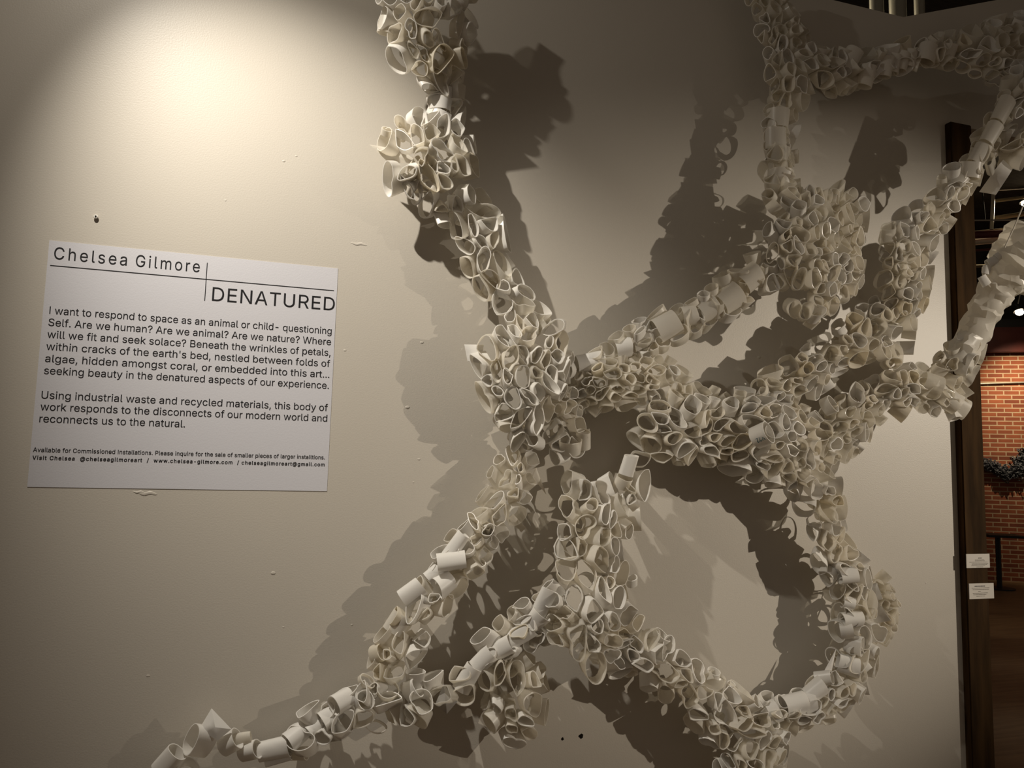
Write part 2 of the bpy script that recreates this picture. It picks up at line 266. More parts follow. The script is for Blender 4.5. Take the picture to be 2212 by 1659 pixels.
# ------------------------------------------------------------------ lettering
GLYPHS = {  # outline of each letter: advance, closed loops (1/500 of the type size)
    ' ': (94, ''),
    "'": (103, '39,159 35,254 68,254 64,159'),
    ',': (93, '19,-60 34,36 68,36 42,-60'),
    '-': (226, '168,122 168,94 57,94 57,122'),
    '.': (93, '48,-2 42,-1 36,1 31,4 28,9 26,15 25,20 26,27 28,32 31,37 36,40 42,43 48,43 54,43 59,40 64,37 68,32 70,27 71,20 70,15 68,9 64,4 59,1 54,-1'),
    '/': (124, '117,266 36,-38 7,-38 89,266'),
    '2': (226, '32,0 32,24 117,114 141,141 155,163 160,186 159,194 157,202 154,209 149,215 143,220 137,224 112,230 102,229 94,227 86,224 79,219 74,213 69,207 66,199 64,190 64,181 33,181 34,196 37,209 43,221 51,232 60,241 72,248 84,253 98,257 112,258 127,257 141,254 153,248 164,241 173,233 181,223 186,211 189,199 191,186 185,159 168,129 133,90 76,30 76,28 195,28 195,0'),
    '?': (179, '66,76 66,80 71,115 74,123 79,129 84,135 104,149 123,167 127,174 130,183 131,192 130,199 128,206 125,213 110,226 89,231 69,226 53,213 49,206 47,198 46,189 14,189 15,203 19,215 24,226 32,236 41,243 51,250 63,254 75,257 89,258 103,257 116,254 127,249 137,243 146,235 153,226 158,215 161,203 162,191 161,178 158,166 153,156 146,146 138,138 127,130 110,118 100,103 97,79 97,76;82,-2 76,-1 70,1 66,4 62,9 60,15 59,20 60,26 62,32 66,37 70,40 76,42 82,43 88,42 93,40 98,37 102,32 104,26 105,20 104,15 102,9 98,4 93,1 88,-1'),
    '@': (338, '178,-68 153,-66 131,-63 111,-57 92,-49 76,-39 61,-26 49,-12 39,5 31,23 25,44 21,66 20,90 21,113 25,135 31,155 39,173 49,189 61,204 76,216 92,227 110,235 130,241 151,245 174,246 197,245 217,241 236,235 253,226 268,216 281,204 292,190 301,175 308,159 314,143 317,125 318,108 316,71 307,38 303,29 297,21 289,14 281,9 270,6 258,5 238,8 220,18 216,22 213,28 211,34 210,34 206,27 201,21 194,15 186,10 175,7 163,6 149,8 136,11 125,18 116,26 108,36 102,48 98,62 95,76 94,91 95,106 98,120 103,132 110,144 119,153 129,161 140,167 152,170 165,172 175,171 185,169 192,166 208,153 210,153 210,167 237,167 237,55 237,49 239,43 242,37 247,33 252,30 259,30 267,30 273,33 278,38 282,44 286,53 288,64 291,108 290,122 287,137 283,150 278,163 270,176 261,187 251,197 239,205 225,212 209,217 192,220 174,221 155,220 137,217 121,212 106,205 93,197 82,186 72,174 64,160 57,144 53,127 50,109 49,89 50,69 53,50 57,33 64,18 72,4 82,-8 94,-19 108,-27 123,-34 140,-39 159,-42 179,-43 206,-40 229,-34 245,-29 252,-53 232,-60 205,-65;165,32 175,33 184,35 191,39 197,44 202,51 206,59 211,92 210,105 209,116 206,124 202,131 197,137 190,141 165,146 157,145 149,143 141,139 135,133 130,127 126,119 121,92 125,63 129,54 134,47 139,41 146,36 155,33'),
    'A': (239, '8,0 101,254 138,254 231,0 198,0 144,151 132,186 116,239 123,239 106,185 95,151 43,0;55,71 55,99 185,99 185,71'),
    'B': (228, '30,0 30,254 121,254 137,253 152,250 164,245 175,239 184,230 190,221 195,210 198,199 199,187 198,177 197,168 193,160 178,143 157,133 157,131 166,130 174,127 182,123 189,117 196,110 201,102 205,92 208,81 209,68 208,56 205,44 200,33 193,24 184,16 172,9 158,4 142,1 123,0;62,29 122,29 140,30 154,34 165,40 172,48 176,58 178,68 177,77 175,85 171,92 166,99 160,104 153,109 144,113 135,115 124,115 62,115;62,143 119,143 144,148 151,152 157,157 162,163 165,170 167,178 168,186 167,197 163,206 156,214 147,221 135,225 120,226 62,226'),
    'C': (255, '134,-3 113,-2 93,4 75,12 59,25 46,40 35,58 27,78 22,101 20,127 22,153 27,176 35,197 46,215 59,230 75,242 93,251 113,256 134,258 170,252 181,248 191,242 201,236 210,228 217,219 224,209 229,198 234,187 236,174 204,174 195,197 179,214 158,224 134,228 119,227 105,223 92,216 80,207 71,196 62,182 57,166 53,148 52,127 53,107 57,88 63,72 71,59 80,47 92,38 105,32 119,28 134,26 158,30 179,40 195,57 204,80 236,80 234,68 229,56 224,45 217,36 210,27 201,19 192,12 181,7 170,2 159,-1 146,-3'),
    'D': (251, '109,0 48,0 48,29 107,29 127,30 144,34 159,40 171,49 182,61 189,75 195,90 198,108 200,128 198,147 195,165 190,180 182,194 172,205 160,214 145,221 129,225 110,226 47,226 47,254 113,254 136,253 157,248 176,239 192,228 206,213 217,196 225,175 229,153 231,128 229,102 224,80 217,59 206,42 192,27 175,15 156,7 134,2;62,254 62,0 30,0 30,254'),
    'E': (209, '30,0 30,254 186,254 186,226 62,226 62,143 178,143 178,114 62,114 62,29 188,29 188,0'),
    'G': (260, '134,-3 113,-2 93,4 75,13 59,25 45,40 35,58 27,78 22,102 20,127 22,153 27,176 35,197 45,215 59,230 74,242 92,251 112,256 132,258 146,257 158,255 170,252 181,247 192,242 202,235 210,227 218,218 225,208 230,198 234,186 237,174 204,174 194,197 178,213 158,224 133,228 118,227 104,223 92,216 80,207 70,196 62,182 57,166 53,148 52,127 53,107 57,88 63,72 71,59 81,47 92,38 105,32 119,28 134,26 148,27 161,31 172,36 183,43 191,51 198,62 203,74 206,87 207,101 217,100 141,100 141,128 239,128 239,100 237,80 233,62 225,45 215,31 203,19 188,9 172,2 154,-2'),
    'I': (98, '33,0 66,0 66,254 33,254'),
    'N': (261, '30,0 30,254 68,254 172,91 181,75 194,53 207,27 202,27 200,54 200,79 199,97 199,254 232,254 232,0 193,0 101,145 89,165 74,191 54,226 60,227 61,192 62,164 62,145 62,0'),
    'P': (222, '30,0 30,254 118,254 136,253 152,250 166,244 178,236 187,226 195,215 200,202 203,189 204,174 203,159 200,145 195,133 187,121 178,112 166,104 152,98 136,94 118,93 55,93 55,121 116,121 129,122 139,124 149,128 156,133 162,139 167,147 170,155 172,164 172,174 172,184 170,193 167,201 162,208 156,214 148,219 139,223 129,225 116,226 62,226 62,0'),
    'R': (224, '30,0 30,254 118,254 136,253 153,250 167,244 178,237 188,227 195,217 200,204 204,191 205,176 204,161 200,148 195,136 188,125 178,116 166,109 152,103 136,100 118,99 48,99 48,128 117,128 129,128 140,130 149,133 156,138 162,143 167,150 170,158 172,167 173,176 172,186 170,194 167,202 162,209 156,215 149,220 140,223 129,225 116,226 62,226 62,0;177,0 115,115 151,115 214,0'),
    'S': (223, '112,-4 94,-3 78,0 64,5 51,11 41,20 32,30 25,42 21,54 19,68 52,68 54,59 57,51 62,44 68,38 75,33 83,29 112,25 123,25 133,27 143,30 151,34 159,40 165,46 169,53 172,61 173,70 172,77 170,84 166,89 148,102 122,111 92,120 72,126 56,135 43,145 34,156 28,170 26,186 27,200 31,213 37,224 46,234 57,242 69,249 83,254 97,257 114,258 130,257 145,254 158,249 170,242 180,234 189,224 195,213 199,202 200,189 169,189 166,201 160,211 151,219 140,225 127,228 112,229 102,229 92,227 84,224 76,220 70,215 64,209 61,203 58,195 58,188 58,180 61,173 65,167 85,154 106,147 132,140 156,132 179,119 197,99 201,90 203,80 204,69 203,56 199,43 193,32 185,21 174,13 162,5 147,0 130,-3'),
    'T': (224, '16,226 16,254 208,254 208,226 128,226 128,0 96,0 96,226'),
    'U': (258, '129,-4 110,-3 93,1 77,8 63,17 52,27 42,40 36,54 31,70 30,87 30,254 62,254 62,89 63,77 66,66 70,57 77,48 84,40 94,34 104,29 116,27 129,26 143,27 155,29 165,34 175,40 182,48 188,57 193,66 195,77 196,89 196,254 229,254 229,87 227,70 223,54 216,40 207,27 195,17 182,8 166,1 149,-3'),
    'V': (239, '102,0 8,254 42,254 96,103 108,69 124,15 117,15 133,69 145,103 197,254 231,254 139,0'),
    'W': (343, '78,0 8,254 41,254 82,98 88,73 93,47 98,20 95,20 100,47 106,73 112,98 153,254 190,254 231,98 237,73 243,47 249,20 244,20 249,47 255,73 261,98 302,254 335,254 265,0 228,0 184,161 176,196 168,237 175,237 167,197 159,161 115,0'),
    'a': (194, '80,-4 68,-4 57,-1 47,2 38,8 30,14 24,22 19,32 16,42 15,54 16,64 18,73 22,80 26,87 32,92 39,97 63,105 89,110 117,113 133,117 135,120 137,123 138,127 138,128 133,148 120,161 98,165 75,161 59,150 50,137 20,146 26,156 32,165 39,173 48,179 57,184 66,188 97,192 119,190 143,180 150,175 156,168 161,160 165,150 168,139 168,126 168,0 138,0 138,26 136,26 126,12 108,1;85,23 96,23 106,26 114,29 121,34 127,40 132,47 135,54 137,61 138,69 138,95 130,91 116,88 100,86 88,84 67,79 52,70 48,65 47,59 46,52 51,36 65,26'),
    'b': (212, '115,-4 104,-3 94,-1 86,2 69,16 59,29 56,29 56,0 26,0 26,254 57,254 57,160 59,160 69,173 86,186 94,190 103,192 115,192 130,191 144,187 156,180 168,171 177,160 185,146 191,131 194,113 195,94 194,75 191,58 185,42 177,29 168,17 157,8 144,1 130,-3;110,23 121,24 131,28 140,33 147,40 153,48 158,58 161,70 163,82 164,95 163,108 161,120 158,131 153,140 147,149 140,156 131,161 121,164 110,165 99,164 89,161 81,156 73,149 67,141 62,131 59,120 57,108 56,95 57,81 59,69 63,58 67,48 73,39 81,32 89,27 99,24'),
    'c': (197, '104,-4 87,-3 72,1 58,8 46,17 36,29 28,43 22,58 18,75 17,94 18,113 22,130 28,146 36,159 46,171 58,180 72,187 87,191 104,192 130,189 153,178 170,161 181,138 151,131 145,145 135,155 121,162 104,165 92,164 81,161 73,155 65,148 59,139 54,129 51,118 49,106 48,94 49,81 51,70 54,59 59,49 65,40 73,33 81,28 92,24 104,23 121,26 135,33 146,44 152,59 181,51 171,28 153,11 130,0'),
    'd': (212, '98,-4 82,-3 68,1 56,8 44,17 35,29 27,42 22,58 18,75 17,94 18,113 22,131 27,146 35,160 45,171 56,180 69,187 83,191 98,192 109,192 118,190 126,186 144,173 153,160 155,160 155,254 186,254 186,0 156,0 156,29 153,29 143,16 126,2 118,-1 109,-3;102,23 113,24 123,27 132,32 139,39 145,48 150,58 153,69 155,81 156,95 155,108 153,120 150,131 145,141 139,149 132,156 123,161 113,164 102,165 91,164 81,161 72,156 65,149 59,140 54,131 51,120 49,108 48,95 49,82 51,70 54,58 59,48 65,40 73,33 81,28 91,24'),
    'e': (201, '106,-4 88,-3 73,1 58,8 46,17 36,29 28,42 22,58 18,75 17,93 18,112 22,129 28,145 36,159 46,170 58,180 71,187 86,191 103,192 133,187 142,183 151,177 160,170 167,162 173,152 179,141 182,128 185,113 186,97 186,85 37,85 37,110 169,110 155,101 154,113 152,124 149,134 144,143 138,151 131,157 123,161 113,164 103,165 92,164 82,161 73,157 66,151 59,143 54,135 51,125 49,116 48,105 48,89 49,75 51,64 55,53 61,44 67,37 76,31 85,26 95,24 106,23 127,26 143,36 153,53 182,45 179,36 174,27 168,20 160,13 151,7 141,2 130,-1 119,-3'),
    'f': (126, '114,190 114,164 3,164 3,190;40,0 40,216 41,226 44,235 48,243 53,250 60,255 68,259 94,265 111,263 121,260 114,234 107,236 97,237 89,236 82,234 77,230 74,225 72,218 71,209 71,0'),
    'g': (212, '103,-75 90,-75 78,-73 67,-70 41,-55 25,-35 51,-20 61,-33 77,-44 103,-49 118,-47 130,-44 141,-38 149,-29 154,-17 156,-3 156,34 153,34 143,21 126,8 118,5 109,3 97,2 83,4 69,7 56,13 45,22 35,32 28,45 22,60 18,77 17,96 18,114 22,131 27,147 35,160 45,171 56,180 69,187 83,191 98,192 109,192 119,190 127,186 144,173 154,159 157,159 157,190 186,190 186,-4 185,-20 181,-33 175,-45 167,-54 157,-62 145,-68 132,-72 118,-74;102,30 113,30 123,33 132,38 139,44 145,51 150,61 153,71 156,83 156,96 156,109 153,121 150,132 145,141 139,150 132,156 123,161 114,164 102,165 91,164 81,161 73,156 65,149 59,141 54,131 51,120 49,109 48,96 49,84 51,72 54,61 59,52 65,44 73,38 81,33 91,30'),
    'h': (205, '57,113 57,0 26,0 26,254 57,254 57,144 51,144 58,159 66,172 76,181 87,187 100,191 114,192 126,191 137,189 148,184 157,178 164,170 170,160 175,149 178,135 179,120 179,0 148,0 148,118 147,131 143,143 136,152 128,159 117,163 105,165 96,164 88,162 80,159 74,154 68,148 63,141 60,133 58,124'),
    'i': (83, '26,0 26,190 57,190 57,0;42,221 36,222 31,224 27,227 23,231 21,236 21,242 21,247 23,252 27,256 31,259 36,261 42,262 47,261 52,259 57,256 60,252 62,247 63,242 62,236 60,231 57,227 52,224 47,222'),
    'k': (190, '55,68 55,106 60,106 142,190 180,190 92,100 89,100;26,0 26,254 57,254 57,0;147,0 74,93 96,114 186,0'),
    'l': (94, '70,-1 56,0 45,4 37,10 31,19 27,29 26,42 26,254 57,254 57,49 60,31 63,28 67,27 73,26 80,26 85,27 90,1 81,0'),
    'm': (304, '26,0 26,190 56,190 56,148 54,148 57,157 61,166 66,173 86,188 110,193 123,192 134,187 144,180 151,171 157,160 160,147 156,147 159,156 163,164 169,172 190,187 218,193 229,192 239,190 249,186 257,180 264,173 270,164 275,154 278,141 278,128 278,0 248,0 248,127 247,139 243,149 236,156 228,161 219,164 209,165 201,165 194,163 187,160 173,145 168,124 168,0 137,0 137,130 136,140 132,148 126,156 119,161 110,164 100,165 79,160 73,156 67,151 63,145 60,137 58,129 57,119 57,0'),
    'n': (204, '57,113 57,0 26,0 26,190 56,190 56,144 51,144 58,159 66,172 76,181 87,187 100,191 114,192 126,191 137,189 147,184 156,178 164,170 170,160 175,149 178,135 179,120 179,0 148,0 148,118 147,131 143,143 136,152 128,159 117,163 105,165 96,164 88,162 80,159 74,154 68,148 63,141 60,133 58,124'),
    'o': (207, '104,-4 87,-3 72,1 58,8 46,17 36,29 28,43 22,58 18,75 17,94 18,113 22,130 28,146 36,159 46,171 58,180 72,187 87,191 104,192 120,191 136,187 149,180 161,171 171,159 180,146 186,130 189,113 191,94 189,75 186,58 180,43 171,29 161,17 149,8 136,1 120,-3;104,23 116,24 126,28 135,33 143,40 149,49 154,59 157,70 159,81 160,94 159,106 157,118 154,129 149,139 143,148 135,155 126,161 116,164 104,165 92,164 81,161 73,155 65,148 59,139 54,129 51,118 49,106 48,94 49,81 51,70 54,59 59,49 65,40 73,33 81,28 92,24'),
    'p': (212, '26,-71 26,190 56,190 56,160 59,160 69,173 86,186 94,190 103,192 115,192 130,191 144,187 156,180 168,171 177,160 185,146 191,131 194,113 195,94 194,75 191,58 185,42 177,29 168,17 157,8 144,1 130,-3 115,-4 104,-3 94,-1 86,2 69,16 59,29 57,29 57,-71;110,23 121,24 131,28 140,33 147,40 153,48 158,58 161,70 163,82 164,95 163,108 161,120 158,131 153,140 147,149 140,156 131,161 121,164 110,165 99,164 89,161 81,156 73,149 67,141 62,131 59,120 57,108 56,95 57,81 59,69 63,58 67,48 73,39 81,32 89,27 99,24'),
    'q': (212, '186,-71 155,-71 155,29 153,29 143,16 126,2 118,-1 109,-3 98,-4 82,-3 68,1 56,8 44,17 35,29 27,42 22,58 18,75 17,94 18,113 22,131 27,146 35,160 45,171 56,180 69,187 83,191 98,192 109,192 118,190 126,186 144,173 153,160 156,160 156,190 186,190;102,23 113,24 123,27 132,32 139,39 145,48 150,58 153,69 155,81 156,95 155,108 153,120 150,131 145,141 139,149 132,156 123,161 113,164 102,165 91,164 81,161 72,156 65,149 59,140 54,131 51,120 49,108 48,95 49,82 51,70 54,58 59,48 65,40 73,33 81,28 91,24'),
    'r': (129, '26,0 26,190 56,190 56,160 58,160 62,169 68,177 76,184 85,188 96,191 107,192 115,192 122,192 122,161 115,162 103,163 95,162 87,160 80,157 73,153 67,148 63,142 60,135 58,127 57,118 57,0'),
    's': (182, '91,-4 78,-3 67,-2 56,2 46,6 38,12 31,19 25,27 21,37 18,47 47,53 50,44 55,36 62,30 70,26 80,24 91,23 103,24 113,26 122,31 129,37 133,44 134,51 133,58 131,63 127,68 122,72 115,75 106,78 75,85 59,90 46,96 36,104 29,113 25,124 23,137 24,147 27,157 33,166 39,173 48,180 58,185 69,189 81,191 94,192 106,192 117,190 127,186 136,182 143,176 149,170 162,145 134,139 131,146 127,152 121,158 114,163 105,165 94,166 83,165 74,163 65,158 59,153 56,146 54,139 55,132 58,126 62,122 86,111 115,105 131,100 143,93 153,86 160,76 164,66 166,53 165,43 161,33 156,24 149,16 140,9 130,3 118,-1 105,-3'),
    't': (113, '102,190 102,164 3,164 3,190;32,236 63,236 63,49 64,41 65,35 68,31 72,27 78,26 85,25 93,26 101,27 107,1 96,-1 84,-2 69,-1 56,4 46,11 38,20 34,32 32,46'),
    'u': (205, '91,-3 79,-2 68,1 57,5 48,12 41,20 35,29 30,41 27,54 26,69 26,190 57,190 57,72 58,58 62,47 68,37 77,31 88,26 100,25 109,26 117,28 125,31 131,36 137,41 142,48 145,57 147,66 148,76 148,190 179,190 179,0 149,0 149,46 154,46 147,30 139,18 129,8 117,2 105,-1'),
    'v': (194, '81,0 9,190 42,190 83,78 93,43 103,10 92,10 101,43 112,78 152,190 186,190 113,0'),
    'w': (283, '69,0 11,190 44,190 67,107 77,68 88,21 82,21 93,67 103,107 126,190 158,190 181,107 191,68 201,21 196,21 206,68 217,107 240,190 272,190 215,0 184,0 159,86 152,112 145,140 138,169 145,169 138,140 131,112 124,86 99,0'),
    'x': (189, '10,0 86,109 86,86 14,190 50,190 74,153 90,127 104,103 88,103 101,127 117,153 141,190 176,190 104,84 104,107 179,0 143,0 115,43 100,68 86,91 102,91 89,68 74,43 46,0'),
    'y': (194, '24,-69 31,-43 36,-44 52,-44 65,-37 75,-18 81,-1 9,190 42,190 83,78 93,43 103,10 92,10 101,43 112,78 153,190 186,190 102,-29 88,-54 70,-68 46,-73 32,-72'),
}
CAP = max(float(q.split(',')[1]) for q in GLYPHS['I'][1].replace(';', ' ').split(' '))/500
def glyph_tris(loops):
    vs, es = [], []
    for lp_ in loops:
        k = len(vs); n = len(lp_); vs += [Vector(q) for q in lp_]; es += [(k+t, k+(t+1) % n) for t in range(n)]
    V_, _, F_, *_r = delaunay_2d_cdt(vs, es, [], 0, 1e-6)
    out = []
    for f in F_:
        c = sum((V_[t] for t in f), Vector((0, 0)))/3; wn = 0
        for lp_ in loops:
            for t in range(len(lp_)):
                (x0, y0_), (x1, y1_) = lp_[t], lp_[(t+1) % len(lp_)]
                if (y0_ <= c.y) != (y1_ <= c.y) and x0+(c.y-y0_)/(y1_-y0_)*(x1-x0) > c.x: wn += 1 if y1_ > y0_ else -1
        if wn: out.append(tuple(f))
    return [tuple(v) for v in V_], out
GT = {}
def text_mesh(name, body, p0, p1, size, material, parent, bold=0.0, depth=.0006, space=0):
    """one line of raised lettering from p0 to p1 (left and right end of the baseline); size is the height of a capital"""
    size = size/CAP; vs = []; fs = []; pen = 0.0
    for ch_ in body:
        adv, sp = GLYPHS[ch_]
        if sp:
            if ch_ not in GT:
                loops = [[tuple(float(t)/500 for t in q.split(',')) for q in loop.split(' ')] for loop in sp.split(';')]
                loops = [[q for k_, q in enumerate(l_) if math.dist(q, l_[k_-1]) > .001] for l_ in loops]
                GT[ch_] = (loops, *glyph_tris(loops))
            loops, gv, gf = GT[ch_]
            for k_, (ox, oz) in enumerate([(0, 0), (bold, bold*.6)] if bold else [(0, 0)]):
                o = len(vs); zf = depth/2+k_*.00003
                vs += [(x+pen+ox/size, y+oz/size, zf) for x, y in gv]; fs += [tuple(t+o for t in f) for f in gf]
                for l_ in loops:
                    o = len(vs); n = len(l_)
                    vs += [(x+pen+ox/size, y+oz/size, zz) for zz in (zf, -depth/2) for x, y in l_]
                    fs += [(o+t, o+n+t, o+n+(t+1) % n, o+(t+1) % n) for t in range(n)]
        pen += (adv+space)/500
    x0, x1 = min(v[0] for v in vs), max(v[0] for v in vs)
    a = Vector(p0); b = Vector(p1); d = b-a; L = d.length; d.normalize(); up = Vector((0, 0, 1)); up = (up-d*up.dot(d)).normalized(); nr = d.cross(up)
    me = bpy.data.meshes.new(name); me.from_pydata([tuple(a+d*((x-x0)/(x1-x0)*L)+up*y*size+nr*z) for x, y, z in vs], [], fs)
    return link(name, me, material, parent)

def slab(name, x0, x1, z0, z1, y_back, y_front, material, parent=None, bevel=0):
    bm = bmesh.new(); add_box(bm, ((x0+x1)/2, (y_back+y_front)/2, (z0+z1)/2), (x1-x0, abs(y_front-y_back), z1-z0), bevel=bevel); return obj(name, bm, material, parent)
panel = empty('text_panel', (-.207, 0, 1.532))
tag(panel, 'large square white vinyl text panel with black lettering on the left of the wall', 'sign')
def ch(o, par):
    o.parent = par; o.matrix_parent_inverse = Matrix.Translation(-Vector(par.location)); return o
ch(slab('sheet', -.582, .1665, 1.532, 2.179, 0, -.0012, M_PANEL), panel)
YL = -.0016
def line(body, x0, x1, z, size, bold=0.0, name='text_line', space=0):
    ch(text_mesh(name, body, (x0, YL, z), (x1, YL, z), size, M_INK, None, bold, space=space), panel)
line('Chelsea', -.568, -.393, 2.130, .0325, 0, 'name_word', 50)
line('Gilmore', -.371, -.209, 2.130, .0325, 0, 'name_word', 50)
line('DENATURED', -.172, .162, 2.053, .0385, 0, 'title_line', 12)
ch(slab('rule', -.575, .158, 2.1108, 2.1130, -.0012, -.0018, M_INK), panel)
ch(slab('divider', -.1915, -.1895, 2.051, 2.159, -.0012, -.0018, M_INK), panel)
body = ['I want to respond to space as an animal or child- questioning', 'Self. Are we human? Are we animal? Are we nature? Where',
        'will we fit and seek solace? Beneath the wrinkles of petals,', "within cracks of the earth's bed, nestled between folds of",
        'algae, hidden amongst coral, or embedded into this art...', 'seeking beauty in the denatured aspects of our experience.']
for i, t in enumerate(body):
    line(t, -.567, .157, 1.983-i*(1.983-1.824)/5, .0195, 0)
for t, x1, z in [('Using industrial waste and recycled materials, this body of', .157, 1.760), ('work responds to the disconnects of our modern world and', .157, 1.7295), ('reconnects us to the natural.', -.219, 1.6985)]:
    line(t, -.568, x1, z, .0195, 0)
line('Available for Commissioned Installations. Please inquire for the sale of smaller pieces of larger installtions.', -.576, .156, 1.622, .0110, .0002, 'small_print', 8)
line('Visit Chelsea  @chelseagilmoreart  /  www.chelsea-gilmore.com  / chelseagilmoreart@gmail.com', -.576, .156, 1.602, .0100, .0007, 'small_print', 45)

# cards on the post
for (x0, yt, x1, yb, lab, rows) in [(2087, 1196.5, 2137, 1227, 'upper of the two small white cards on the timber post', [(.30, .50, .66, 1), (.42, .36, .76, 0), (.50, .36, .78, 0), (.59, .12, .90, 0), (.68, .22, .93, 0), (.77, .22, .88, 0), (.85, .20, .80, 0), (.93, .42, .70, 0)]),
                                    (2093, 1260.5, 2146, 1294, 'lower of the two small white cards on the timber post', [(.18, .22, .64, 1), (.30, .10, .82, 0), (.40, .14, .80, 0), (.52, .36, .46, 0), (.63, .14, .75, 0), (.73, .16, .68, 0), (.83, .28, .62, 0)])]:
    a = on_wall(x0, (yt+yb)/2, -y0+.001); b = on_wall(x1, (yt+yb)/2, -y0+.001); zt_ = on_wall(x0, yt, -y0)[2]; zb_ = on_wall(x0, yb, -y0)[2]
    c = empty('label_card', (a[0], y0, zb_)); tag(c, lab, 'card')
    rot = Matrix.Rotation(math.radians(-.6), 4, 'Y')
    bm = bmesh.new(); add_box(bm, ((b[0]-a[0])/2, -.0016, (zt_-zb_)/2), (b[0]-a[0], .0024, zt_-zb_)); obj('card_sheet', bm, M_CARD, c)
    for fy, f0, f1, bold in rows:
        bm = bmesh.new(); hh = (zt_-zb_)*(.055 if bold else .028); x = (b[0]-a[0])*f0; e = (b[0]-a[0])*f1
        while x < e:                                        # words too small to read
            l_ = min(rng.uniform(.003, .009), e-x); add_box(bm, (x+l_/2, -.0030, (zt_-zb_)*(1-fy)), (l_, .0004, hh)); x += l_+.0014
        obj('print_line', bm, M_INK if bold else M_INKGREY, c)

# screw and holes in the wall
p = on_wall(208, 470)
sc_ = empty('wall_screw', tuple(p)); tag(sc_, 'small white screw anchor sticking out of the wall above the text panel', 'screw')
bm = bmesh.new(); add_tube(bm, [(0, .002, 0), (0, -.006, .001), (0, -.008, .001)], [.0035, .006, .005], 14); obj('anchor_collar', bm, M_SCREW, sc_, 40)
bm = bmesh.new(); add_tube(bm, [(0, -.006, .001), (0, -.0095, .001)], [.0022, .0022], 10); obj('screw_head', bm, M_HOLE, sc_, 40)
for px, py, r, lab in [(1255, 1590, .0075, 'larger dark hole in the wall under the arch of the sculpture'), (1215, 1596, .0045, 'smaller dark hole in the wall left of the larger hole')]:
    p = on_wall(px, py); bm = bmesh.new()
    vs = [bm.verts.new((p[0]+r*rng.uniform(.7, 1.15)*math.cos(t*math.pi/7), -.0006, p[2]+r*rng.uniform(.7, 1.1)*math.sin(t*math.pi/7))) for t in range(14)]
    bm.faces.new(vs); g = bmesh.ops.extrude_face_region(bm, geom=list(bm.faces)); 
    for e in g['geom']:
        if isinstance(e, bmesh.types.BMVert): e.co.y = .0004
    bmesh.ops.recalc_face_normals(bm, faces=bm.faces)
    tag(obj('wall_hole', bm, M_HOLE), lab, 'hole')

